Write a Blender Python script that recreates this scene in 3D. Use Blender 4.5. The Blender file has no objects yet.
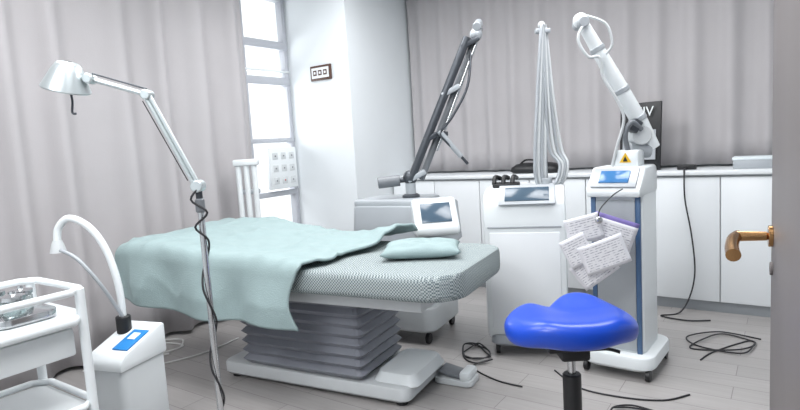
import bpy, bmesh, math, random
from mathutils import Vector, Matrix, noise
random.seed(4)
YAW=math.radians(35)
CY,SY=math.cos(YAW),math.sin(YAW)
def CF(x,y,z=0.0):
    """survey frame (x right of the tripod, y ahead of it) -> room frame"""
    return Vector((CY*x-SY*y, SY*x+CY*y, z))
def lin(c):
    c/=255.0
    return c/12.92 if c<=0.04045 else ((c+0.055)/1.055)**2.4
def rgb(r,g,b): return (lin(r),lin(g),lin(b),1.0)

# ---------------------------------------------------------------- materials
def mat(name,col,rough=0.5,metal=0.0,var=0.04,scale=6.0,bump=0.0,bscale=80.0,emit=None,estr=0.0,coat=0.0,trans=0.0):
    m=bpy.data.materials.new(name); m.use_nodes=True
    nt=m.node_tree; n=nt.nodes; l=nt.links
    b=n['Principled BSDF']
    b.inputs['Roughness'].default_value=rough
    b.inputs['Metallic'].default_value=metal
    if coat: b.inputs['Coat Weight'].default_value=coat
    if trans: b.inputs['Transmission Weight'].default_value=trans
    tc=n.new('ShaderNodeTexCoord')
    nz=n.new('ShaderNodeTexNoise'); nz.inputs['Scale'].default_value=scale; nz.inputs['Detail'].default_value=3
    l.new(tc.outputs['Object'],nz.inputs['Vector'])
    mx=n.new('ShaderNodeMixRGB'); mx.blend_type='MIX'
    d=tuple(max(0,c*(1-var*2)) for c in col[:3])+(1,)
    u=tuple(min(1,c*(1+var)) for c in col[:3])+(1,)
    mx.inputs[1].default_value=d; mx.inputs[2].default_value=u
    l.new(nz.outputs['Fac'],mx.inputs[0]); l.new(mx.outputs[0],b.inputs['Base Color'])
    if bump>0:
        n2=n.new('ShaderNodeTexNoise'); n2.inputs['Scale'].default_value=bscale
        l.new(tc.outputs['Object'],n2.inputs['Vector'])
        bp=n.new('ShaderNodeBump'); bp.inputs['Strength'].default_value=bump; bp.inputs['Distance'].default_value=0.01
        l.new(n2.outputs['Fac'],bp.inputs['Height']); l.new(bp.outputs['Normal'],b.inputs['Normal'])
    if emit:
        b.inputs['Emission Color'].default_value=emit; b.inputs['Emission Strength'].default_value=estr
    return m

M={}
M['wall']=mat('wall_paint',rgb(222,227,230),0.8,var=0.01)
M['wallc']=mat('wall_cool',rgb(214,222,226),0.7,var=0.01)
M['ceil']=mat('ceiling_paint',rgb(235,236,237),0.9,var=0.01)
M['cab']=mat('cabinet_white',rgb(224,228,231),0.35,var=0.01)
M['white']=mat('white_plastic',rgb(222,227,229),0.35,var=0.015)
M['frame']=mat('window_frame_grey',rgb(178,181,188),0.5,var=0.02)
M['white2']=mat('offwhite_plastic',rgb(198,202,204),0.45,var=0.03)
M['silver']=mat('silver_grey_plastic',rgb(166,171,176),0.4,metal=0.15,var=0.03)
M['grey']=mat('mid_grey_plastic',rgb(112,116,121),0.42,var=0.04)
M['dgrey']=mat('dark_grey_metal',rgb(70,74,80),0.35,metal=0.4,var=0.05)
M['black']=mat('black_plastic',rgb(22,23,26),0.45,var=0.1)
M['chrome']=mat('brushed_chrome',rgb(200,202,204),0.2,metal=1.0,var=0.03)
M['lampal']=mat('lamp_aluminium',rgb(196,204,206),0.30,metal=0.6,var=0.03)
M['blue']=mat('blue_vinyl',rgb(2,66,186),0.36,var=0.04,coat=0.12)
M['teal']=mat('teal_linen',rgb(148,167,168),0.95,var=0.06,scale=14,bump=0.25,bscale=160)
M['screen']=mat('lcd_screen',rgb(62,78,92),0.15,emit=rgb(80,110,135),estr=0.2)
M['bscreen']=mat('lcd_blue',rgb(50,100,150),0.15,emit=rgb(80,140,190),estr=0.2)
M['bluep']=mat('blue_trim',rgb(68,98,134),0.35)
M['label']=mat('blue_label',rgb(20,120,190),0.4)
M['brass']=mat('bronze_handle',rgb(192,150,104),0.2,metal=1.0)
M['door']=mat('door_laminate',rgb(108,103,103),0.5,var=0.05)
M['red']=mat('red_mark',rgb(190,90,85),0.5)
M['yellow']=mat('warning_yellow',rgb(225,180,30),0.5)
M['wood']=mat('dark_wood',rgb(80,54,44),0.5,var=0.1)
M['cable']=mat('cable_black',rgb(32,32,36),0.5)
M['wcable']=mat('cable_white',rgb(210,210,208),0.5)
M['glass']=mat('jar_glass',rgb(215,228,228),0.08,trans=0.8)
M['light']=mat('lamp_panel',rgb(255,255,255),0.5,emit=(1,1,1,1),estr=3.0)
M['purple']=mat('purple_strip',rgb(130,118,180),0.5)
M['sheet']=mat('white_paper',rgb(226,226,232),0.4,var=0.01)

def curtain_mat():
    m=mat('curtain_fabric',rgb(176,173,175),0.95,var=0.03,scale=3,bump=0.15,bscale=220)
    b=m.node_tree.nodes['Principled BSDF']
    b.inputs['Sheen Weight'].default_value=0.1
    return m
M['curt']=curtain_mat()
M['bel']=mat('bellows_vinyl',rgb(134,137,146),0.45,var=0.08)

def floor_mat():
    m=bpy.data.materials.new('floor_planks'); m.use_nodes=True
    nt=m.node_tree;n=nt.nodes;l=nt.links;b=n['Principled BSDF']
    tc=n.new('ShaderNodeTexCoord'); mp=n.new('ShaderNodeMapping')
    l.new(tc.outputs['Object'],mp.inputs['Vector'])
    br=n.new('ShaderNodeTexBrick'); br.inputs['Scale'].default_value=1.0
    br.inputs['Brick Width'].default_value=0.95; br.inputs['Row Height'].default_value=0.15
    br.inputs['Mortar Size'].default_value=0.002; br.inputs['Mortar Smooth'].default_value=0.2
    br.inputs['Color1'].default_value=rgb(170,167,166); br.inputs['Color2'].default_value=rgb(161,158,157)
    br.inputs['Mortar'].default_value=rgb(124,120,119)
    l.new(mp.outputs[0],br.inputs['Vector'])
    m2=n.new('ShaderNodeMapping'); m2.inputs['Scale'].default_value=(1.5,28,1)
    l.new(tc.outputs['Object'],m2.inputs['Vector'])
    nz=n.new('ShaderNodeTexNoise'); nz.inputs['Scale'].default_value=2.0; nz.inputs['Detail'].default_value=5
    l.new(m2.outputs[0],nz.inputs['Vector'])
    cr=n.new('ShaderNodeValToRGB'); cr.color_ramp.elements[0].color=(0.80,0.79,0.78,1); cr.color_ramp.elements[1].color=(1.06,1.06,1.06,1)
    l.new(nz.outputs['Fac'],cr.inputs['Fac'])
    mx=n.new('ShaderNodeMixRGB'); mx.blend_type='MULTIPLY'; mx.inputs[0].default_value=1
    l.new(br.outputs['Color'],mx.inputs[1]); l.new(cr.outputs['Color'],mx.inputs[2])
    l.new(mx.outputs[0],b.inputs['Base Color']); b.inputs['Roughness'].default_value=0.38
    return m
M['floor']=floor_mat()

def check_mat():
    m=bpy.data.materials.new('checked_sheet'); m.use_nodes=True
    nt=m.node_tree;n=nt.nodes;l=nt.links;b=n['Principled BSDF']
    tc=n.new('ShaderNodeTexCoord'); ck=n.new('ShaderNodeTexChecker'); ck.inputs['Scale'].default_value=130
    ck.inputs['Color1'].default_value=rgb(170,179,179); ck.inputs['Color2'].default_value=rgb(96,108,112)
    mp=n.new('ShaderNodeMapping'); mp.inputs['Rotation'].default_value=(0.03,0.02,0.0)
    mp.inputs['Location'].default_value=(0.003,0.004,0.0053)
    l.new(tc.outputs['Object'],mp.inputs['Vector']); l.new(mp.outputs[0],ck.inputs['Vector'])
    l.new(ck.outputs['Color'],b.inputs['Base Color']); b.inputs['Roughness'].default_value=0.9
    return m
M['check']=check_mat()

def paper_mat():
    m=bpy.data.materials.new('printed_paper'); m.use_nodes=True
    nt=m.node_tree;n=nt.nodes;l=nt.links;b=n['Principled BSDF']
    tc=n.new('ShaderNodeTexCoord')
    wv=n.new('ShaderNodeTexWave'); wv.bands_direction='Z'; wv.inputs['Scale'].default_value=26; wv.inputs['Distortion'].default_value=0.1
    nz=n.new('ShaderNodeTexNoise'); nz.inputs['Scale'].default_value=70
    l.new(tc.outputs['Object'],wv.inputs['Vector']); l.new(tc.outputs['Object'],nz.inputs['Vector'])
    mu=n.new('ShaderNodeMath'); mu.operation='MULTIPLY'
    l.new(wv.outputs['Fac'],mu.inputs[0]); l.new(nz.outputs['Fac'],mu.inputs[1])
    cr=n.new('ShaderNodeValToRGB'); cr.color_ramp.elements[0].position=0.38; cr.color_ramp.elements[0].color=rgb(226,226,230)
    cr.color_ramp.elements[1].position=0.55; cr.color_ramp.elements[1].color=rgb(150,150,164)
    l.new(mu.outputs[0],cr.inputs['Fac']); l.new(cr.outputs['Color'],b.inputs['Base Color'])
    b.inputs['Roughness'].default_value=0.4
    return m
M['paper']=paper_mat()

# ---------------------------------------------------------------- geometry
def finish(name,bm,m,parent=None,loc=(0,0,0),rot=(0,0,0),smooth=True,angle=40):
    bmesh.ops.recalc_face_normals(bm,faces=bm.faces[:])
    me=bpy.data.meshes.new(name); bm.to_mesh(me); bm.free()
    if m is not None: me.materials.append(m)
    o=bpy.data.objects.new(name,me); bpy.context.scene.collection.objects.link(o)
    if parent is not None: o.parent=parent
    o.location=loc; o.rotation_euler=rot
    if smooth:
        for p in me.polygons: p.use_smooth=True
        try:
            me.set_sharp_from_angle(angle=math.radians(angle))
        except Exception: pass
    return o

def box(name,size,loc,m,parent=None,rot=(0,0,0),bevel=0.008,seg=2,taper=None):
    bm=bmesh.new(); bmesh.ops.create_cube(bm,size=1)
    for v in bm.verts:
        v.co=Vector((v.co.x*size[0],v.co.y*size[1],v.co.z*size[2]))
        if taper and v.co.z>0: v.co.x*=taper[0]; v.co.y*=taper[1]
    if bevel>0:
        bevel=min(bevel,min(size)*0.45)
        bmesh.ops.bevel(bm,geom=bm.edges[:],offset=bevel,segments=seg,profile=0.5,affect='EDGES')
    return finish(name,bm,m,parent,loc,rot,smooth=bevel>0)

def sweep(name,pts,r,m,parent=None,sides=10,sub=6,closed=False,smooth_path=True,radii=None):
    P=[Vector(p) for p in pts]
    R=radii if radii else [r]*len(P)
    if smooth_path and len(P)>2:
        Q=[];RR=[]
        for i in range(len(P)-1):
            p0=P[max(i-1,0)];p1=P[i];p2=P[i+1];p3=P[min(i+2,len(P)-1)]
            for k in range(sub):
                t=k/sub
                Q.append(0.5*((2*p1)+(p2-p0)*t+(2*p0-5*p1+4*p2-p3)*t*t+(3*p1-p0-3*p2+p3)*t**3))
                RR.append(R[i]*(1-t)+R[i+1]*t)
        Q.append(P[-1]);RR.append(R[-1]); P=Q;R=RR
    bm=bmesh.new(); rings=[]
    t0=(P[1]-P[0]).normalized()
    ref=Vector((0,0,1)) if abs(t0.z)<0.9 else Vector((1,0,0))
    nrm=t0.cross(ref).normalized()
    for i,p in enumerate(P):
        if i==0: t=(P[1]-P[0])
        elif i==len(P)-1: t=(P[-1]-P[-2])
        else: t=(P[i+1]-P[i-1])
        if t.length<1e-9: t=t0.copy()
        t.normalize()
        nrm=(nrm-t*nrm.dot(t))
        if nrm.length<1e-6: nrm=t.orthogonal()
        nrm.normalize(); bn=t.cross(nrm)
        rings.append([bm.verts.new(p+(nrm*math.cos(a)+bn*math.sin(a))*R[i]) for a in [2*math.pi*k/sides for k in range(sides)]])
    for i in range(len(rings)-1):
        for k in range(sides):
            bm.faces.new((rings[i][k],rings[i][(k+1)%sides],rings[i+1][(k+1)%sides],rings[i+1][k]))
    bm.faces.new(rings[0]); bm.faces.new(rings[-1])
    return finish(name,bm,m,parent)

def cyl(name,p0,p1,r0,m,parent=None,r1=None,sides=24):
    p0=Vector(p0);p1=Vector(p1); r1=r0 if r1 is None else r1
    d=p1-p0; L=d.length; e=min(0.004,L*0.1,r0*0.3,r1*0.3)
    u=d/L
    return sweep(name,[p0,p0+u*e*0.01,p0+u*e,p1-u*e,p1-u*e*0.01,p1],r0,m,parent,sides=sides,smooth_path=False,
                 radii=[max(r0-e,1e-4),max(r0-e,1e-4),r0,r1,max(r1-e,1e-4),max(r1-e,1e-4)])

def lathe(name,prof,m,parent=None,loc=(0,0,0),rot=(0,0,0),n=32,cap=True):
    bm=bmesh.new(); rings=[]
    for r,z in prof:
        rings.append([bm.verts.new((r*math.cos(2*math.pi*k/n),r*math.sin(2*math.pi*k/n),z)) for k in range(n)])
    for i in range(len(rings)-1):
        for k in range(n):
            bm.faces.new((rings[i][k],rings[i][(k+1)%n],rings[i+1][(k+1)%n],rings[i+1][k]))
    if cap:
        bm.faces.new(rings[0]); bm.faces.new(rings[-1])
    return finish(name,bm,m,parent,loc,rot)

def loft(name,rings,m,parent=None,loc=(0,0,0),rot=(0,0,0),angle=40):
    bm=bmesh.new(); R=[[bm.verts.new(p) for p in r] for r in rings]; n=len(R[0])
    for i in range(len(R)-1):
        for k in range(n):
            bm.faces.new((R[i][k],R[i][(k+1)%n],R[i+1][(k+1)%n],R[i+1][k]))
    bm.faces.new(R[0]); bm.faces.new(R[-1])
    return finish(name,bm,m,parent,loc,rot,angle=angle)

def rr(w,d,r,z,cx=0,cy=0,n=5):
    out=[]
    r=min(r,w/2*0.999,d/2*0.999)
    for sx,sy,a0 in ((1,1,0),(-1,1,90),(-1,-1,180),(1,-1,270)):
        for k in range(n+1):
            a=math.radians(a0+90*k/n)
            out.append((cx+sx*(w/2-r)+r*math.cos(a),cy+sy*(d/2-r)+r*math.sin(a),z))
    return out

def body(name,w,d,z0,z1,m,parent,r=0.04,e=0.015,loc=(0,0,0),top=(1,1),rot=(0,0,0)):
    """rounded vertical housing"""
    R=[rr(w-2*e,d-2*e,r,z0),rr(w,d,r,z0+e),rr(w*top[0],d*top[1],r,z1-e)]
    R+= [rr(w*top[0]-0.6*e,d*top[1]-0.6*e,r,z1-0.3*e),rr(w*top[0]-2*e,d*top[1]-2*e,r,z1)]
    return loft(name,R,m,parent,loc,rot)

def prism(name,out,y0,y1,m,parent,loc=(0,0,0),rot=(0,0,0),bevel=0.008):
    """outline in XZ extruded along Y"""
    bm=bmesh.new()
    a=[bm.verts.new((x,y0,z)) for x,z in out]; b=[bm.verts.new((x,y1,z)) for x,z in out]
    n=len(out)
    bm.faces.new(a); bm.faces.new(b)
    for k in range(n): bm.faces.new((a[k],a[(k+1)%n],b[(k+1)%n],b[k]))
    bmesh.ops.recalc_face_normals(bm,faces=bm.faces[:])
    if bevel>0: bmesh.ops.bevel(bm,geom=bm.edges[:],offset=bevel,segments=2,profile=0.5,affect='EDGES')
    return finish(name,bm,m,parent,loc,rot)

def ball(name,loc,r,m,parent=None,scale=(1,1,1)):
    bm=bmesh.new(); bmesh.ops.create_uvsphere(bm,u_segments=20,v_segments=12,radius=r)
    for v in bm.verts: v.co=Vector((v.co.x*scale[0],v.co.y*scale[1],v.co.z*scale[2]))
    return finish(name,bm,m,parent,loc)

def group(name,loc,yaw):
    e=bpy.data.objects.new(name,None); e.empty_display_size=0.1
    bpy.context.scene.collection.objects.link(e); e.location=loc; e.rotation_euler=(0,0,yaw); return e

def caster(g,x,y,m=None,r=0.035,tag=''):
    cyl('caster_wheel'+tag,(x-0.012,y,r),(x+0.012,y,r),r,M['black'],g,sides=18)
    cyl('caster_stem'+tag,(x,y,r),(x,y,r*2+0.03),0.01,M['grey'],g,sides=10)

def text(name,s,size,loc,rot,m,parent):
    c=bpy.data.curves.new(name,'FONT'); c.body=s; c.size=size; c.extrude=0.001; c.align_x='CENTER'; c.align_y='CENTER'
    c.materials.append(m); o=bpy.data.objects.new(name,c); bpy.context.scene.collection.objects.link(o)
    o.parent=parent; o.location=loc; o.rotation_euler=rot; return o

# ---------------------------------------------------------------- room shell
PL,PR,SB,SF,CH=-3.83,1.5,4.80,-1.6,2.8
PS=3.80          # front face of the corner pier
PX=-3.11         # its free corner
box('floor',(PR-PL+0.4,SB-SF+0.4,0.1),((PL+PR)/2,(SB+SF)/2,-0.05),M['floor'],bevel=0)
box('ceiling',(PR-PL+0.4,SB-SF+0.4,0.1),((PL+PR)/2,(SB+SF)/2,CH+0.05),M['ceil'],bevel=0)
box('wall_back',(PR-PL+0.4,0.1,CH),((PL+PR)/2,SB+0.05,CH/2),M['wall'],bevel=0)
box('wall_right',(0.1,SB-SF,CH),(PR+0.05,(SB+SF)/2,CH/2),M['wall'],bevel=0)
box('wall_front',(PR-PL+0.4,0.1,CH),((PL+PR)/2,SF-0.05,CH/2),M['wall'],bevel=0)
WS0,WS1,WZ0,WZ1=3.02,PS-0.01,0.45,2.7
wl=group('wall_left',(0,0,0),0)
box('panel_near',(0.1,WS0-SF,CH),(PL-0.05,(SF+WS0)/2,CH/2),M['wall'],wl,bevel=0)
box('panel_far',(0.1,SB-WS1,CH),(PL-0.05,(SB+WS1)/2,CH/2),M['wall'],wl,bevel=0)
box('panel_low',(0.1,WS1-WS0,WZ0),(PL-0.05,(WS0+WS1)/2,WZ0/2),M['wall'],wl,bevel=0)
box('panel_high',(0.1,WS1-WS0,CH-WZ1),(PL-0.05,(WS0+WS1)/2,(CH+WZ1)/2),M['wall'],wl,bevel=0)
wn=group('window_1',(PL,(WS0+WS1)/2,0),0)
hw=(WS1-WS0)/2
for i,y in enumerate((-hw+0.03,-hw+0.25,hw-0.02)):
    box('mullion_%d'%(i+1),(0.07,0.05 if i!=2 else 0.04,WZ1-WZ0),(-0.02,y,(WZ0+WZ1)/2),M['frame'],wn,bevel=0.004)
for i,(z,h) in enumerate(((WZ0+0.025,0.05),(0.92,0.05),(1.40,0.04),(1.93,0.07),(2.02,0.02),(2.25,0.07),(WZ1-0.025,0.05))):
    box('rail_%d'%(i+1),(0.08,WS1-WS0,h),(-0.02,0,z),M['frame'] if h>0.03 else M['white'],wn,bevel=0.004)
box('wall_pier',(PX-PL,SB-PS,CH),((PL+PX)/2,(SB+PS)/2,CH/2),M['wall'],bevel=0.0)
hinge=CF(0.505,0.634)
box('wall_entry',(PR-hinge.x-0.09,0.12,CH),((PR+hinge.x+0.09)/2,hinge.y-0.02,CH/2),M['wall'],bevel=0)
box('trim_1',(0.06,0.14,2.1),(hinge.x+0.06,hinge.y-0.02,1.05),M['door'],bevel=0.004)
box('baseboard_left',(0.015,PS-SF,0.08),(PL+0.0075,(PS+SF)/2,0.04),M['white2'],bevel=0.003)

def curtain(name,L,z0,z1,loc,yaw,pitch,amp,seed,nx=260):
    bm=bmesh.new()
    nz=10; V=[]
    for j in range(nz+1):
        t=j/nz; z=z1+(z0-z1)*t; row=[]
        for i in range(nx+1):
            x=L*i/nx
            w=noise.noise(Vector((x*1.3,seed,0)))*0.9
            ph=2*math.pi*(x/pitch+w)
            d=amp*(math.sin(ph)+0.22*math.sin(2*ph+1.0+t))*(0.7+0.4*t)+0.02*noise.noise(Vector((x*3,t*1.5,seed+5)))
            row.append(bm.verts.new((x,d,z)))
        V.append(row)
    for j in range(nz):
        for i in range(nx): bm.faces.new((V[j][i],V[j][i+1],V[j+1][i+1],V[j+1][i]))
    o=finish(name,bm,M['curt'],None,loc,(0,0,yaw),angle=180)
    sm=o.modifiers.new('s','SOLIDIFY'); sm.thickness=0.004
    return o
curtain('curtain',4.36,0.03,2.77,(PL+0.15,-1.18,0),math.radians(90),0.33,0.048,1.0)
curtain('curtain.001',4.54,1.012,2.77,(PX+0.03,SB-0.085,0),0,0.23,0.024,7.0,nx=300)
for nm,a,b in (('trim_2',(PL+0.15,-1.3,CH-0.02),(PL+0.15,3.2,CH-0.02)),('trim_3',(PX+0.02,SB-0.085,CH-0.02),(1.45,SB-0.085,CH-0.02))):
    cyl(nm,a,b,0.018,M['white'],None,sides=12)

cg=group('low_cabinet',(0,0,0),0)
c0,c1=PX+0.01,1.48; cf=4.30; ct=0.995
box('carcass',(c1-c0,SB-cf-0.05,ct-0.11),((c0+c1)/2,(cf+0.03+SB)/2,0.08+(ct-0.11)/2-0.002),M['cab'],cg,bevel=0.002)
box('toe_kick',(c1-c0,0.28,0.08),((c0+c1)/2,cf+0.06+0.14,0.04),M['silver'],cg,bevel=0.0)
box('worktop',(c1-c0,SB-cf,0.03),((c0+c1)/2,(cf+SB)/2-0.01,ct-0.015),M['cab'],cg,bevel=0.005)
k=0; x=c1-0.06
while x>c0+0.1:
    w=min(0.45,x-c0)
    box('cabinet_door_%d'%k,(w-0.006,0.018,ct-0.13),(x-w/2,cf+0.02,0.085+(ct-0.13)/2),M['cab'],cg,bevel=0.003); x-=w; k+=1

for i,(p,s) in enumerate(((-2.5,1.2),(-0.9,1.0),(-2.3,3.0),(-0.6,3.0),(-1.4,-0.5))):
    g=group('ceiling_light' if i==0 else 'ceiling_light.%03d'%i,(p,s,CH),0)
    box('housing',(1.25,0.35,0.03),(0,0,-0.015),M['white'],g,bevel=0.004)
    box('diffuser',(1.18,0.28,0.01),(0,0,-0.034),M['light'],g,bevel=0.002)
    ld=bpy.data.lights.new('tube','AREA'); ld.shape='RECTANGLE'; ld.size=1.15; ld.size_y=0.9; ld.energy=(22,27,29,29,45)[i]
    ld.color=(0.985,0.99,1.0)
    lo=bpy.data.objects.new('tube',ld); bpy.context.scene.collection.objects.link(lo); lo.parent=g; lo.location=(0,0,-0.06)

# ---------------------------------------------------------------- treatment bed
BC=CF(-0.553,3.12); byaw=YAW-math.radians(27.4)
bed=group('treatment_bed',BC,byaw)
def sm(t): t=max(0,min(1,t)); return t*t*(3-2*t)
def inc(x): return 0.062*sm((-x+0.15)/1.0)
HL,HW=0.95,0.41; HR=1.05
def sec(x,shr,w=None,t0=0.61,t1=0.73):
    hw_=HW-shr
    pts=rr(2*hw_,t1-t0,0.035,0)
    return [(x,a,b+(t0+t1)/2+inc(x)) for a,b,_ in pts]
secs=[]
for k in range(7):
    a=math.pi/2*k/6; secs.append(sec(-HL+0.1*(1-math.cos(a)),0.1*(1-math.sin(a))))
for k in range(1,24): secs.append(sec(-HL+0.1+(HL+HR-0.26)*k/24,0))
for k in range(8):
    a=math.pi/2*k/7; secs.append(sec(HR-0.16+0.16*math.sin(a),0.16*(1-math.cos(a))))
loft('mattress',secs,M['check'],bed)
box('frame',(1.66,0.62,0.07),(0.03,0,0.57),M['white2'],bed,bevel=0.015)
box('frame_head_rest',(0.8,0.6,0.05),(-0.5,0,0.612),M['white2'],bed,bevel=0.01,rot=(0,0.06,0))
R=[]
nb=8; z0,z1=0.11,0.54
for i in range(nb*2+1):
    s=0 if i%2==0 else 0.05
    R.append(rr(0.76+s,0.42+s,0.03,z0+(z1-z0)*i/(nb*2),0.05,0.03,n=2))
loft('bellows',R,M['bel'],bed,angle=10)
body('base_plate',1.22,0.48,0.02,0.10,M['white2'],bed,r=0.05,loc=(0.09,0.05,0))
body('base_cover',0.26,0.40,0.08,0.15,M['white'],bed,r=0.05,loc=(0.60,0.05,0),top=(0.85,0.9))
for i,(x,y) in enumerate(((-0.45,-0.14),(-0.45,0.24),(0.64,-0.14),(0.64,0.24))):
    cyl('foot_%d'%i,(x,y,0),(x,y,0.03),0.03,M['black'],bed)
fw=Matrix.Rotation(-byaw,3,'Z')@(CF(0.25,2.93)-BC)
fp=group('foot_control',(fw.x,fw.y,0),YAW-0.5-byaw); fp.parent=bed
body('pedal_base',0.22,0.14,0.0,0.035,M['white2'],fp,r=0.03,e=0.006)
box('pedal_plate',(0.13,0.11,0.02),(-0.02,0,0.055),M['grey'],fp,rot=(0,0.18,0),bevel=0.006)
box('pedal_hood',(0.06,0.13,0.05),(0.07,0,0.055),M['white'],fp,bevel=0.015)

def build_duvet():
    nu,nv=150,100
    bm=bmesh.new(); V=[]
    def fold(c,half,R=0.045):
        e=abs(c)-half; s=1 if c>=0 else -1
        if e<=0: return c,0.0
        a=min(e/R,math.pi/2); pos=half+R*math.sin(a); drop=R*(1-math.cos(a))
        if e>R*math.pi/2: drop+=e-R*math.pi/2
        return s*pos,drop
    def ridge(x,y,s,o):
        v=noise.noise(Vector((x*s,y*s,o)))
        return (1-min(1,abs(v)*3.2))**2
    for j in range(nv+1):
        v=j/nv; yc=-0.72+(0.72+0.43)*v
        t=max(0,min(1,(yc+0.41)/0.82))
        xr=0.31+0.17*t + 0.02*math.sin(yc*17)
        if yc<-0.41: xr=0.31+0.06*math.sin((yc+0.41)*9)
        xl=-1.16-0.03*math.sin(yc*6)
        row=[]
        for i in range(nu+1):
            u=i/nu; xc=xl+(xr-xl)*u
            y,dy=fold(yc,HW-0.02)
            if xc<0: x,dx=fold(xc,HL)
            else: x,dx=xc,0
            drop=dy+dx
            wr=0.018*noise.noise(Vector((xc*3.0,yc*3.0,3.3)))
            wr+=0.018*ridge(xc*0.7+yc*0.5,yc*1.1-xc*0.4,2.6,9.1)+0.013*ridge(xc*1.2-yc*0.8,yc+xc*0.5,3.6,2.2)
            br=0.06*math.exp(-((xr-xc)/0.12)**2)*sm((yc+0.1)/0.5)
            hm=0.030*sm((yc+0.2)/0.6)*math.exp(-((xc+0.55)/0.5)**2)
            f=max(0,1-drop/0.06)
            z=0.748+inc(x)+(wr+0.010+br+hm)*f-drop
            rip=min(1,drop/0.2)
            if dy>0:
                y+=(-1 if yc<0 else 1)*(0.014+rip*(0.030*math.sin(xc*14+2.5*noise.noise(Vector((xc*2,0,4))))+0.012)+0.012*rip*ridge(xc,yc*0.4,4,1))
                z+=0.02*rip*math.sin(xc*5.0+1)
            if dx>0: x-=0.012+rip*0.02*math.sin(yc*15)
            row.append(bm.verts.new((x,y,z)))
        V.append(row)
    for j in range(nv):
        for i in range(nu): bm.faces.new((V[j][i],V[j][i+1],V[j+1][i+1],V[j+1][i]))
    o=finish('duvet',bm,M['teal'],None,BC,(0,0,byaw),angle=180)
    s=o.modifiers.new('s','SOLIDIFY'); s.thickness=0.014; s.offset=1
    return o
build_duvet()
def pillow():
    n=28; bm=bmesh.new(); T=[];B=[]
    for j in range(n+1):
        rt=[];rb=[]
        for i in range(n+1):
            a=-1+2*i/n;b=-1+2*j/n
            k=((1-a**4)*(1-b**4))**0.5 if abs(a)<1 and abs(b)<1 else 0
            x=a*0.20*(1-0.07*(1-b*b));y=b*0.15*(1-0.07*(1-a*a))
            w=0.014*noise.noise(Vector((a*3,b*3,2)))*k
            top=bm.verts.new((x,y,0.035+0.04*k+w)); rt.append(top)
            if i in(0,n) or j in (0,n): rb.append(top)
            else: rb.append(bm.verts.new((x,y,0.035-0.034*k)))
        T.append(rt);B.append(rb)
    for j in range(n):
        for i in range(n):
            bm.faces.new((T[j][i],T[j][i+1],T[j+1][i+1],T[j+1][i]))
            f=(B[j][i],B[j+1][i],B[j+1][i+1],B[j][i+1])
            try: bm.faces.new(f)
            except Exception: pass
    w=Matrix.Rotation(byaw,3,'Z')@Vector((0.72,0.02,0))
    return finish('pillow',bm,M['teal'],None,(BC.x+w.x,BC.y+w.y,0.731),(0,0,byaw+math.radians(22)),angle=180)
pillow()

# ---------------------------------------------------------------- laser with articulated arm (behind bed)
g=group('surgical_laser',CF(0.05,3.80),byaw)
body('base',0.52,0.5,0.08,0.24,M['white2'],g,r=0.08)
body('lower_housing',0.46,0.44,0.2,0.66,M['white'],g,r=0.06,top=(1.05,1.0))
body('upper_housing',0.66,0.44,0.62,0.90,M['silver'],g,r=0.05,loc=(-0.02,0.02,0),top=(0.96,0.92))
body('top_lid',0.50,0.40,0.88,0.935,M['silver'],g,r=0.05,loc=(-0.09,0.03,0))
a=math.radians(-58)
prism('console',[(-0.0,0.72),(0.0,0.90),(0.04,0.945),(0.08,0.945),(0.22,0.77),(0.21,0.72)],-0.14,0.14,M['white'],g,loc=(0.22,-0.08,0),rot=(0,0,a),bevel=0.02)
sc=box('screen',(0.005,0.19,0.14),(0,0,0),M['screen'],g,bevel=0.002)
dx,dz=0.153,0.862
sc.location=(0.22+dx*math.cos(a),-0.08+dx*math.sin(a),dz); sc.rotation_euler=(0,-math.atan2(0.14,0.175),a)
for i,(x,y) in enumerate(((-0.2,-0.2),(0.2,-0.2),(-0.2,0.2),(0.2,0.2))): caster(g,x,y,tag='_%d'%i)
ga=group('arm',(0,0,0),-byaw+YAW); ga.parent=g
cyl('arm_post',(0.03,0,0.92),(0.03,0,1.08),0.035,M['silver'],ga)
lathe('arm_collar',[(0.06,0),(0.06,0.02),(0.045,0.03)],M['dgrey'],ga,loc=(0.03,0,0.93))
cyl('counterweight',(-0.19,0,1.045),(-0.04,0,1.055),0.038,M['grey'],ga)
cyl('counterweight_rod',(-0.05,0,1.055),(0.04,0,1.06),0.018,M['dgrey'],ga)
ball('shoulder',(0.03,0,1.07),0.05,M['dgrey'],ga)
cyl('arm_tube_1',(0.03,-0.02,1.05),(0.46,-0.02,1.97),0.028,M['dgrey'],ga)
cyl('arm_tube_2',(0.105,0.03,1.05),(0.53,0.03,1.99),0.023,M['grey'],ga)
cyl('arm_tube_3',(0.22,0.0,1.24),(0.56,0.0,2.03),0.012,M['chrome'],ga)
for i,t in enumerate((0.02,0.3,0.62,0.95)):
    box('arm_clamp_%d'%i,(0.135,0.09,0.035),(0.065+0.43*t,0.0,1.06+0.92*t),M['dgrey'] if i%2 else M['silver'],ga,rot=(0,-0.44+0.0,0),bevel=0.008)
ball('elbow_joint',(0.52,0,1.99),0.042,M['silver'],ga)
cyl('elbow_cap',(0.52,-0.05,2.03),(0.55,0.05,2.07),0.028,M['silver'],ga)
sweep('hand_cable',[(0.48,0,1.88),(0.44,-0.06,1.65),(0.33,-0.08,1.46),(0.25,-0.06,1.36),(0.28,-0.06,1.30),(0.36,-0.05,1.22)],0.009,M['dgrey'],ga)
cyl('handpiece',(0.24,-0.05,1.37),(0.38,-0.05,1.19),0.018,M['silver'],ga)
cyl('handpiece_tip',(0.38,-0.05,1.19),(0.42,-0.05,1.14),0.010,M['dgrey'],ga)
box('handpiece_holder',(0.10,0.05,0.03),(0.25,-0.02,1.35),M['dgrey'],ga,bevel=0.006)

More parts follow.
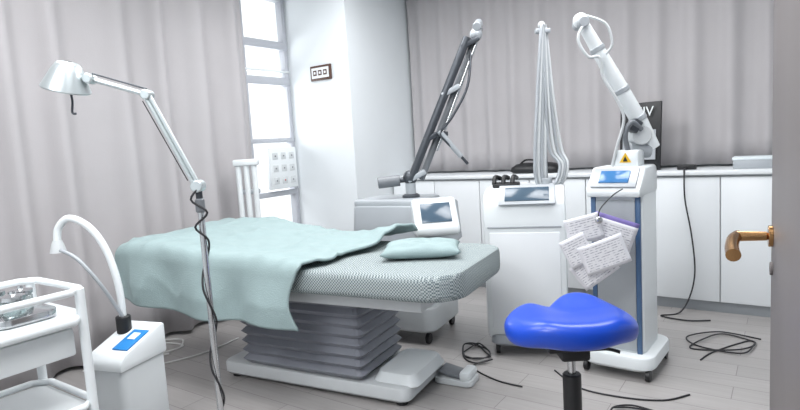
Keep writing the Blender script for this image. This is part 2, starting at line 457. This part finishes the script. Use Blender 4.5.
# ---------------------------------------------------------------- white console machine
g=group('ipl_treatment_machine',CF(0.77,3.42),YAW-math.radians(16))
prof=[(-0.20,0.10),(-0.235,0.16),(-0.235,0.80),(-0.22,0.92),(-0.16,0.985),(-0.02,1.0),(0.20,1.0),(0.22,0.97),(0.22,0.10)]
prism('housing',[(x,z) for x,z in prof],-0.235,0.235,M['white'],g,rot=(0,0,math.radians(90)),bevel=0.022)
box('front_panel',(0.40,0.012,0.58),(0,-0.236,0.46),M['cab'],g,bevel=0.006)
box('panel_recess',(0.42,0.012,0.012),(0,-0.234,0.78),M['silver'],g,bevel=0.004)
box('screen_bezel',(0.32,0.015,0.15),(0.02,-0.187,0.962),M['silver'],g,rot=(math.radians(-47),0,0),bevel=0.006)
box('screen',(0.25,0.01,0.10),(0.02,-0.194,0.968),M['screen'],g,rot=(math.radians(-47),0,0),bevel=0.003)
body('base',0.44,0.46,0.06,0.13,M['silver'],g,r=0.05)
for i,(x,y) in enumerate(((-0.18,-0.18),(0.18,-0.18),(-0.18,0.18),(0.18,0.18))): caster(g,x,y,tag='_%d'%i)
box('cradle',(0.16,0.12,0.03),(-0.11,0.0,1.01),M['black'],g,bevel=0.01)
for i in range(3):
    sweep('cradle_grip_%d'%i,[(-0.18+i*0.055,-0.05,1.02),(-0.175+i*0.055,-0.02,1.06),(-0.15+i*0.05,0.03,1.05)],0.014,M['black'],g)
ga=group('hose_stand',(0,0,0),math.radians(16)); ga.parent=g
cyl('stand_socket',(0.13,0.0,0.99),(0.13,0.0,1.04),0.04,M['silver'],ga)
cyl('stand_pole',(0.14,0.03,1.0),(0.14,0.03,1.90),0.013,M['chrome'],ga)
for i in range(4):
    ox=-0.03+0.02*i; oy=-0.03+0.014*i
    sweep('hose_%d'%i,[(0.10+ox*0.9,oy,1.0),(0.09+ox*1.2,oy-0.02,1.12),(0.115+ox,oy,1.5),(0.135+ox*0.5,oy,1.88),(0.148+ox*0.4,oy+0.01,1.95),(0.16+ox*0.5,oy+0.03,1.88),(0.175+ox,oy+0.03,1.5),(0.20+ox*1.4,oy+0.03,1.22),(0.24+ox,oy,1.12),(0.21+ox,oy-0.02,1.02),(0.17+ox,oy-0.02,1.0)],0.010,M['white2' if i%2 else 'silver'],ga)
box('hose_hook',(0.09,0.04,0.03),(0.145,0.02,1.92),M['silver'],ga,bevel=0.008)
ball('hose_plug',(0.14,0.02,1.955),0.022,M['white2'],ga)

# ---------------------------------------------------------------- CO2 laser (blue trim)
g=group('co2_laser_machine',CF(1.215,3.02),YAW-math.radians(38))
body('housing',0.27,0.30,0.10,0.98,M['white'],g,r=0.03)
box('front_plate',(0.20,0.012,0.80),(0,-0.152,0.54),M['silver'],g,bevel=0.004)
box('blue_edge_1',(0.026,0.018,0.84),(-0.113,-0.150,0.54),M['bluep'],g,bevel=0.005)
box('blue_edge_2',(0.026,0.018,0.84),(0.113,-0.150,0.54),M['bluep'],g,bevel=0.005)
prism('head',[(-0.20,0.96),(-0.20,1.0),(-0.09,1.11),(0.13,1.11),(0.15,1.07),(0.15,0.96)],-0.138,0.138,M['white'],g,rot=(0,0,math.radians(90)),bevel=0.015)
box('screen_bezel',(0.23,0.012,0.13),(0,-0.150,1.058),M['silver'],g,rot=(math.radians(-45),0,0),bevel=0.005)
box('screen',(0.15,0.01,0.08),(0,-0.155,1.063),M['bscreen'],g,rot=(math.radians(-45),0,0),bevel=0.003)
body('base',0.38,0.44,0.05,0.13,M['white'],g,r=0.08)
for i,(x,y) in enumerate(((-0.16,-0.18),(0.16,-0.18),(-0.16,0.18),(0.16,0.18))): caster(g,x,y,r=0.03,tag='_%d'%i)
box('sensor_head',(0.13,0.12,0.09),(0.03,0.0,1.15),M['white'],g,bevel=0.015)
prism('warning_label',[(-0.030,-0.024),(0.030,-0.024),(0,0.028)],-0.002,0.002,M['yellow'],g,loc=(0.03,-0.063,1.155),bevel=0)
prism('warning_mark',[(-0.012,-0.018),(0.012,-0.018),(0,0.010)],-0.002,0.002,M['black'],g,loc=(0.03,-0.066,1.155),bevel=0)
ga=group('arm',(0,0,0),math.radians(38)); ga.parent=g
cyl('arm_post',(0.09,0.03,1.1),(0.09,0.03,1.24),0.034,M['white'],ga)
cyl('shoulder',(0.09,-0.04,1.27),(0.09,0.08,1.27),0.052,M['white2'],ga)
cyl('shoulder_ring',(0.04,0.02,1.19),(0.15,0.02,1.19),0.045,M['silver'],ga)
A0=Vector((0.17,0,1.20)); A1=Vector((-0.2,0,1.87))
sweep('arm_tube',[A0.lerp(A1,t) for t in (0,0.2,0.55,0.8,1)],0.04,M['white'],ga,sides=20,smooth_path=False,radii=[0.030,0.042,0.040,0.035,0.030])
for i,(t,r) in enumerate(((0.22,0.047),(0.45,0.045),(0.78,0.040))):
    cyl('arm_band_%d'%i,A0.lerp(A1,t),A0.lerp(A1,t+0.035),r,M['silver'],ga)
ball('arm_end',(-0.21,0,1.885),0.040,M['white'],ga)
cyl('arm_end_cap',(-0.21,-0.06,1.87),(-0.21,0.06,1.87),0.028,M['silver'],ga)
sweep('delivery_hose',[(-0.21,-0.05,1.86),(-0.245,-0.06,1.78),(-0.20,-0.07,1.69),(-0.14,-0.07,1.68),(-0.12,-0.06,1.58),(-0.06,-0.07,1.47),(-0.02,-0.07,1.36),(-0.05,-0.05,1.22),(-0.07,-0.02,1.1)],0.008,M['white2'],ga)
sweep('return_hose',[(-0.19,-0.04,1.90),(-0.10,-0.06,1.85),(-0.07,-0.06,1.75),(-0.10,-0.05,1.70)],0.007,M['white2'],ga)
sweep('side_tube',[(0.08,-0.05,1.30),(0.02,-0.07,1.34),(-0.01,-0.06,1.27),(0.02,-0.04,1.16)],0.013,M['grey'],ga)
box('joint_block',(0.07,0.07,0.05),(0.05,-0.03,1.32),M['dgrey'],ga,rot=(0,-1.0,0),bevel=0.01)
# papers
pg=group('laminated_instruction_sheets',CF(0.95,2.72,0.0),YAW-math.radians(12))
def sheet(nm,w,h,x,z,y,rz,m):
    def grid(nm2,w,h,yo,mm):
        bm=bmesh.new();n=8;V=[]
        for j in range(n+1):
            V.append([bm.verts.new((-w/2+w*i/n,yo+0.010*((-w/2+w*i/n)/0.13)**2,-h/2+h*j/n)) for i in range(n+1)])
        for j in range(n):
            for i in range(n): bm.faces.new((V[j][i],V[j][i+1],V[j+1][i+1],V[j+1][i]))
        return finish(nm2,bm,mm,pg,(x,y,z),(0,rz,0))
    o=grid(nm,w,h,0,m); s=o.modifiers.new('s','SOLIDIFY'); s.thickness=0.0015
    if m is M['sheet']: grid(nm+'_print',w*0.84,h*0.80,-0.003,M['paper'])
sheet('sheet_4',0.22,0.14,0.095,0.805,0.060,math.radians(20),M['purple'])
sheet('sheet_5',0.21,0.13,0.09,0.79,0.040,math.radians(20),M['sheet'])
sheet('sheet_1',0.17,0.13,-0.05,0.825,0.022,math.radians(-14),M['sheet'])
sheet('sheet_3',0.20,0.14,-0.005,0.625,0.012,math.radians(-36),M['sheet'])
sheet('sheet_2',0.22,0.15,0.04,0.70,-0.016,math.radians(-20),M['sheet'])
sheet('sheet_6',0.13,0.15,-0.085,0.72,-0.004,math.radians(-26),M['sheet'])
sweep('cord',[(0.02,0.02,0.86),(0.03,0.03,0.92),(0.10,0.09,0.98),(0.15,0.10,1.01)],0.003,M['black'],pg)
ball('ring_clip',(0.02,0.0,0.87),0.018,M['chrome'],pg,(1,0.4,1))

# ---------------------------------------------------------------- saddle stool
st=group('saddle_stool',CF(0.57,1.9),YAW)
def saddle():
    bm=bmesh.new(); n=64; rings=[]
    def wrap(a): return math.atan2(math.sin(a),math.cos(a))
    def bump(th,c,w): return math.exp(-(wrap(th-math.radians(c))/w)**2)
    def outline(th):
        r=0.206+0.020*math.cos(2*th)
        r+=0.030*bump(th,68,0.45)+0.010*bump(th,150,0.4)
        r-=0.046*bump(th,112,0.26)
        return r
    def h(x,y):
        z=0.022*sm((y)/0.16)*math.exp(-((x-0.06)/0.09)**2)
        z+=0.010*sm((abs(x)-0.03)/0.12)
        z-=0.022*sm((abs(x)-0.10)/0.14)
        z+=0.010*sm((-y-0.04)/0.14)
        z-=0.018*math.exp(-((x+0.03)/0.05)**2)*sm((y+0.05)/0.2)
        return z
    ZT=0.682
    T=[0.0001,0.12,0.25,0.4,0.55,0.68,0.78,0.86,0.92,0.965,0.99,1.0]
    for t in T:
        rg=[]
        for k in range(n):
            th=2*math.pi*k/n; r=outline(th)*t; x,y=r*math.cos(th),r*math.sin(th)
            e=1-math.sqrt(max(0,1-max(0,(t-0.74)/0.26)**2))
            rg.append((x,y,ZT+h(x,y)-0.042*e))
        rings.append(rg)
    for t,dz in ((0.99,0.066),(0.95,0.082),(0.85,0.090),(0.5,0.095),(0.1,0.095)):
        rg=[]
        for k in range(n):
            th=2*math.pi*k/n; r=outline(th)*t; x,y=r*math.cos(th),r*math.sin(th)
            rg.append((x,y,ZT+h(x,y)*(1 if t>0.9 else 0.6)-dz))
        rings.append(rg)
    o=loft('seat',rings,M['blue'],st,angle=180)
    s=o.modifiers.new('s','SUBSURF'); s.levels=1; s.render_levels=2
saddle()
box('seat_plate',(0.20,0.18,0.02),(0,0,0.579),M['black'],st,bevel=0.005)
box('tilt_mechanism',(0.10,0.12,0.05),(0.0,0,0.548),M['black'],st,bevel=0.01)
sweep('height_lever',[(0.03,0,0.553),(0.12,-0.02,0.548),(0.16,-0.03,0.538)],0.006,M['black'],st)
cyl('gas_spring',(0,0,0.30),(0,0,0.53),0.014,M['chrome'],st)
cyl('spring_sleeve',(0,0,0.10),(0,0,0.46),0.032,M['black'],st)
for i in range(5):
    a=2*math.pi*i/5+0.3
    x,y=math.cos(a),math.sin(a)
    sweep('base_arm_%d'%i,[(0,0,0.13),(x*0.15,y*0.15,0.11),(x*0.27,y*0.27,0.08)],0.02,M['chrome'],st,radii=[0.028,0.02,0.014])
    caster(st,x*0.27,y*0.27,r=0.025,tag='_%d'%i)

# ---------------------------------------------------------------- examination lamp
lp=group('examination_floor_lamp',CF(-0.715,2.0),YAW)
lathe('base',[(0.15,0),(0.15,0.012),(0.14,0.02),(0.02,0.03)],M['grey'],lp)
cyl('pole',(0,0,0.02),(0,0,1.16),0.0115,M['chrome'],lp)
cyl('pole_collar',(0,0,1.10),(0,0,1.15),0.017,M['grey'],lp)
J0=Vector((0,0,1.216));J1=Vector((-0.145,0,1.525));J2=Vector((-0.34,0,1.592))
cyl('hub',(0,-0.025,1.195),(0,0.025,1.195),0.022,M['lampal'],lp)
cyl('hub_stem',(0,0,1.14),(0,0,1.2),0.012,M['dgrey'],lp)
for s in(-0.008,0.008):
    cyl('lower_arm',J0+Vector((s,-0.01,-0.02)),J1+Vector((s,-0.01,0)),0.0075,M['lampal'],lp,sides=14)
cyl('elbow',J1+Vector((0,-0.025,0)),J1+Vector((0,0.02,0)),0.018,M['lampal'],lp)
cyl('upper_arm',J1,J2,0.009,M['lampal'],lp,sides=14)
cyl('upper_arm_wire',J1+Vector((0.0,0,0.02)),J2+Vector((0.01,0,0.018)),0.003,M['dgrey'],lp,sides=8)
cyl('lower_arm_wire',J0+Vector((-0.035,0,0.0)),J1+Vector((-0.02,0,-0.02)),0.002,M['black'],lp,sides=8)
cyl('head_joint',J2+Vector((0,-0.022,0)),J2+Vector((0,0.022,0)),0.018,M['lampal'],lp)
cyl('head_yoke',J2,J2+Vector((-0.05,0,0.0)),0.012,M['dgrey'],lp)
lathe('shade',[(0.078,-0.040),(0.080,-0.035),(0.052,0.03),(0.040,0.050),(0.034,0.056),(0.012,0.060)],M['lampal'],lp,loc=(-0.42,0,1.597),rot=(0.15,0.30,0),cap=False)
ball('bulb',(-0.42,0,1.585),0.028,M['white'],lp)
sweep('shade_handle',[(-0.415,0,1.575),(-0.41,0,1.52),(-0.415,0,1.48),(-0.402,0,1.475)],0.004,M['dgrey'],lp)
pts=[(0.02,-0.015,1.20),(-0.02,-0.03,1.15),(0.03,-0.02,1.10),(-0.018,-0.02,1.05)]
z=1.0;i=0
while z>0.08:
    a=i*1.3; pts.append((0.018*math.cos(a),-0.004+0.018*math.sin(a),z)); z-=0.06;i+=1
sweep('cord',pts,0.004,M['cable'],lp,sub=5,sides=8)

# ---------------------------------------------------------------- trolley bottom left
FR=CF(-1.12,1.93)
tg=group('instrument_trolley',(FR.x-0.21,FR.y-0.30,0),0)
TW,TL=0.42,0.60
def railrect(nm,z,r):
    w,l=TW/2,TL/2; c=0.05
    P=[(-w+c,-l,z),(w-c,-l,z),(w,-l+c,z),(w,l-c,z),(w-c,l,z),(-w+c,l,z),(-w,l-c,z),(-w,-l+c,z),(-w+c,-l,z)]
    sweep(nm,P,r,M['white'],tg,smooth_path=False,sides=12)
railrect('rail_top',0.86,0.013); railrect('rail_mid',0.76,0.018); railrect('rail_low',0.45,0.013)
body('tray_top',TW-0.01,TL-0.01,0.745,0.775,M['white'],tg,r=0.04,e=0.006)
body('tray_low',TW-0.02,TL-0.02,0.42,0.44,M['white2'],tg,r=0.04,e=0.006)
body('tray_bottom',TW-0.02,TL-0.02,0.14,0.16,M['white2'],tg,r=0.04,e=0.006)
for i,(x,y) in enumerate(((-1,-1),(1,-1),(-1,1),(1,1))):
    cyl('leg_%d'%i,(x*(TW/2-0.015),y*(TL/2-0.015),0.06),(x*(TW/2-0.015),y*(TL/2-0.015),0.87),0.016,M['white'],tg)
    caster(tg,x*(TW/2-0.015),y*(TL/2-0.015),r=0.03,tag='_%d'%i)
box('drawer',(TW-0.06,TL-0.08,0.10),(0,0,0.68),M['white'],tg,bevel=0.01)
kd=group('kidney_tray_and_jars',(FR.x-0.19,FR.y-0.16,0.776),0)
body('steel_tray',0.26,0.20,0.0,0.03,M['chrome'],kd,r=0.05,e=0.004)
for i,(x,y) in enumerate(((-0.07,-0.03),(0.0,0.03),(0.07,-0.02))):
    lathe('jar_%d'%i,[(0.032,0.03),(0.035,0.035),(0.035,0.075),(0.028,0.083)],M['glass'],kd,loc=(x,y,0))
    lathe('jar_lid_%d'%i,[(0.037,0.083),(0.037,0.096),(0.01,0.102),(0.008,0.112)],M['chrome'],kd,loc=(x,y,0))

sd=group('skin_care_device',CF(-1.26,2.44),YAW+math.radians(-20))
body('cabinet',0.18,0.26,0.04,0.42,M['white2'],sd,r=0.03)
prism('sloped_top',[(-0.14,0.41),(-0.14,0.45),(-0.11,0.48),(0.10,0.55),(0.13,0.55),(0.13,0.41)],-0.10,0.10,M['white'],sd,rot=(0,0,math.radians(90)),bevel=0.012)
box('display_label',(0.085,0.14,0.006),(0.045,-0.02,0.5135),M['label'],sd,rot=(math.radians(18.4),0,0),bevel=0.002)
box('display_screen',(0.04,0.045,0.008),(0.045,0.0,0.522),M['white'],sd,rot=(math.radians(18.4),0,0),bevel=0.001)
for i,(x,y) in enumerate(((-0.06,-0.10),(0.06,-0.10),(-0.06,0.10),(0.06,0.10))):
    cyl('foot_%d'%i,(x,y,0),(x,y,0.05),0.018,M['black'],sd)
cyl('arm_socket',(-0.05,0.04,0.52),(-0.05,0.04,0.60),0.032,M['black'],sd)
sweep('gooseneck',[(-0.05,0.04,0.58),(-0.055,0.04,0.74),(-0.09,0.03,0.90),(-0.15,0.01,1.01),(-0.23,-0.02,1.06),(-0.28,-0.04,1.02),(-0.285,-0.05,0.96)],0.016,M['white'],sd,sides=14)
lathe('gooseneck_nozzle',[(0.018,0.0),(0.026,-0.02),(0.034,-0.055)],M['white2'],sd,loc=(-0.286,-0.05,0.965))
sweep('side_arm',[(-0.04,0.03,0.60),(-0.06,-0.05,0.77),(-0.13,-0.09,0.89),(-0.21,-0.1,0.93)],0.008,M['silver'],sd)

# ---------------------------------------------------------------- tube stand near window
tb=group('phototherapy_tube_stand',(-3.49,2.93,0),math.radians(35))
lathe('base',[(0.11,0),(0.11,0.02),(0.03,0.04)],M['white2'],tb)
cyl('post',(0,0,0.03),(0,0,0.7),0.018,M['white2'],tb)
for i,x in enumerate((-0.062,0.0,0.062)):
    cyl('tube_%d'%i,(x,-0.03,0.66),(x,-0.03,1.22+0.03*(i==0)),0.021,M['white'],tb)
box('bracket_top',(0.19,0.08,0.05),(0,-0.02,1.23),M['white'],tb,bevel=0.01)
box('bracket_mid',(0.17,0.06,0.04),(0,0,1.0),M['silver'],tb,bevel=0.01)
box('bracket_low',(0.19,0.07,0.05),(0,-0.01,0.68),M['white'],tb,bevel=0.01)

sp=group('wall_service_panel',(PL+0.02,3.58,1.15),0)
box('plate',(0.05,0.33,0.37),(0.025,0,0),M['white'],sp,bevel=0.01)
for i in range(3):
    for j in range(3):
        box('socket_%d%d'%(i,j),(0.006,0.06,0.06),(0.051,-0.1+0.1*i,-0.11+0.11*j),M['white2'],sp,bevel=0.003)
        cyl('socket_hole_%d%d'%(i,j),(0.054,-0.1+0.1*i,-0.11+0.11*j),(0.057,-0.1+0.1*i,-0.11+0.11*j),0.007,M['red'] if (i==1 and j==0) else M['grey'],sp,sides=12)
sg=group('framed_notice_sign',(-3.42,PS,1.97),0)
box('frame',(0.24,0.02,0.13),(0,-0.01,0),M['wood'],sg,bevel=0.004)
box('card',(0.20,0.006,0.09),(0,-0.021,0),M['cab'],sg,bevel=0.0)
for i in range(3): box('glyph_%d'%i,(0.040,0.003,0.045),(-0.060+0.060*i,-0.0255,0),M['wood'],sg,bevel=0.0)
for i in range(3): box('glyph_gap_%d'%i,(0.02,0.003,0.02),(-0.060+0.060*i,-0.027,0.0),M['cab'],sg,bevel=0.0)

# ---------------------------------------------------------------- items on counter
bg=group('poster_board',(-0.92,4.50,ct),math.radians(-18))
box('board',(0.32,0.02,0.50),(0,0,0.252),M['black'],bg,bevel=0.004,rot=(math.radians(-4),0,0))
text('lettering','MIV',0.10,(0.035,-0.020,0.43),(math.radians(86),0,0),M['white'],bg)
box('picture',(0.26,0.004,0.22),(0,-0.022,0.19),M['silver'],bg,bevel=0,rot=(math.radians(-4),0,0))
box('easel_foot',(0.2,0.12,0.008),(0,0,0.004),M['black'],bg,bevel=0.002)
gb=group('storage_box',(-0.19,4.49,ct),0)
box('box_body',(0.25,0.18,0.06),(0,0,0.03),M['silver'],gb,bevel=0.006); box('box_lid',(0.26,0.19,0.02),(0,0,0.068),M['wallc'],gb,bevel=0.005)
bb=group('black_equipment_bag',(-1.72,4.47,ct),0)
R=[]
for t,w,d in ((0,0.38,0.17),(0.02,0.42,0.2),(0.05,0.40,0.18),(0.075,0.34,0.12),(0.085,0.2,0.06)):
    R.append([(x+0.012*noise.noise(Vector((x*9,y*9,t*20))),y,z) for x,y,z in rr(w,d,0.05,t)])
loft('bag',R,M['black'],bb,angle=180)
sweep('strap',[(-0.15,0,0.07),(-0.08,-0.03,0.11),(0.03,-0.03,0.10),(0.12,0,0.07)],0.008,M['black'],bb)
sb=group('power_adapter',(-0.60,4.45,ct),0.0)
box('brick',(0.12,0.06,0.035),(0,0,0.0175),M['black'],sb,bevel=0.006)
P=[(-0.60,4.418,ct+0.012),(-0.60,4.33,ct+0.010),(-0.595,4.28,ct-0.01),(-0.59,4.275,0.8),(-0.55,4.275,0.55),(-0.53,4.27,0.3),(-0.56,4.25,0.12),(-0.62,4.20,0.012),(-0.72,4.10,0.008),(-0.55,4.06,0.008),(-0.42,4.12,0.008)]
sweep('adapter_cable',[(p[0]+0.60,p[1]-4.45,p[2]-ct) for p in P],0.005,M['cable'],sb,sides=8)

# ---------------------------------------------------------------- door
E=CF(0.917,1.37); H=CF(0.497,0.634)
dd=(E-H); L=dd.length; dyaw=math.atan2(dd.y,dd.x)
dg=group('door_1',H,dyaw)
box('leaf',(L,0.04,2.08),(L/2,-0.02,1.05),M['door'],dg,bevel=0.003)
hx=L-0.048; hz=1.025
cyl('rose',(hx,0.0,hz),(hx,0.010,hz),0.026,M['brass'],dg)
cyl('neck',(hx,0.01,hz),(hx,0.078,hz-0.002),0.011,M['brass'],dg,r1=0.013)
sweep('lever',[(hx+0.012,0.073,hz-0.002),(hx-0.03,0.083,hz-0.006),(hx-0.08,0.087,hz-0.014),(hx-0.13,0.085,hz-0.024)],0.012,M['brass'],dg,sides=16,radii=[0.013,0.015,0.015,0.016])
cyl('lock_rose',(hx,0.0,hz-0.08),(hx,0.006,hz-0.08),0.016,M['door'],dg)

def floor_cable(name,pts,r,m):
    P=[CF(x,y,max(z,r)) for x,y,z in pts]
    return sweep(name,P,r,m,None,sides=8,sub=8)
def squiggle(c,rx,ry,n,seed,tail=None):
    rnd=random.Random(seed);P=[]
    for i in range(n):
        a=i*1.05+rnd.random()*0.4; k=0.45+0.55*rnd.random()
        P.append((c[0]+rx*k*math.cos(a),c[1]+ry*k*math.sin(a),0.005+0.006*(i%3)))
    if tail: P+=tail
    return P
floor_cable('power_cable',squiggle((0.42,3.30),0.10,0.20,18,3,[(0.36,3.1,0),(0.46,2.9,0),(0.58,2.8,0)]),0.0045,M['cable'])
floor_cable('power_cable.001',squiggle((1.90,3.20),0.26,0.20,13,5,[(1.75,3.1,0),(1.62,3.0,0)]),0.0045,M['cable'])
floor_cable('power_cable.002',[(0.80,2.98,0),(0.86,2.75,0),(1.02,2.62,0),(1.2,2.56,0),(1.35,2.6,0)],0.0045,M['cable'])
floor_cable('power_cable.003',squiggle((0.98,2.45),0.14,0.09,9,8),0.0045,M['cable'])
floor_cable('power_cable.004',squiggle((-1.72,3.72),0.24,0.20,12,9),0.006,M['wcable'])
floor_cable('power_cable.005',[(-2.05,3.4,0),(-1.85,3.3,0),(-1.55,3.45,0),(-1.35,3.6,0),(-1.2,3.85,0)],0.006,M['wcable'])

# ---------------------------------------------------------------- world, camera
w=bpy.data.worlds.new('World'); bpy.context.scene.world=w; w.use_nodes=True
bgn=w.node_tree.nodes['Background']; bgn.inputs[0].default_value=(0.95,0.98,1.0,1); bgn.inputs[1].default_value=1.1
wl_=bpy.data.lights.new('window_daylight','AREA'); wl_.shape='RECTANGLE'; wl_.size=0.8; wl_.size_y=2.2; wl_.energy=30; wl_.color=(0.95,0.98,1)
o=bpy.data.objects.new('window_daylight',wl_); bpy.context.scene.collection.objects.link(o)
o.location=(PL-0.6,(WS0+WS1)/2,1.6); o.rotation_euler=(0,math.radians(-90),0)

cam=bpy.data.cameras.new('camera'); cam.sensor_width=36; cam.lens=560/800*36; cam.clip_start=0.05
co=bpy.data.objects.new('camera',cam); bpy.context.scene.collection.objects.link(co)
Mx=Matrix.Rotation(YAW,4,'Z')@Matrix.Rotation(math.radians(90-6.2),4,'X')@Matrix.Rotation(math.radians(-3.5),4,'Z')
co.matrix_world=Matrix.Translation((0,0,1.3))@Mx
bpy.context.scene.camera=co
bpy.context.scene.view_settings.view_transform='Standard'
bpy.context.scene.view_settings.exposure=0.25
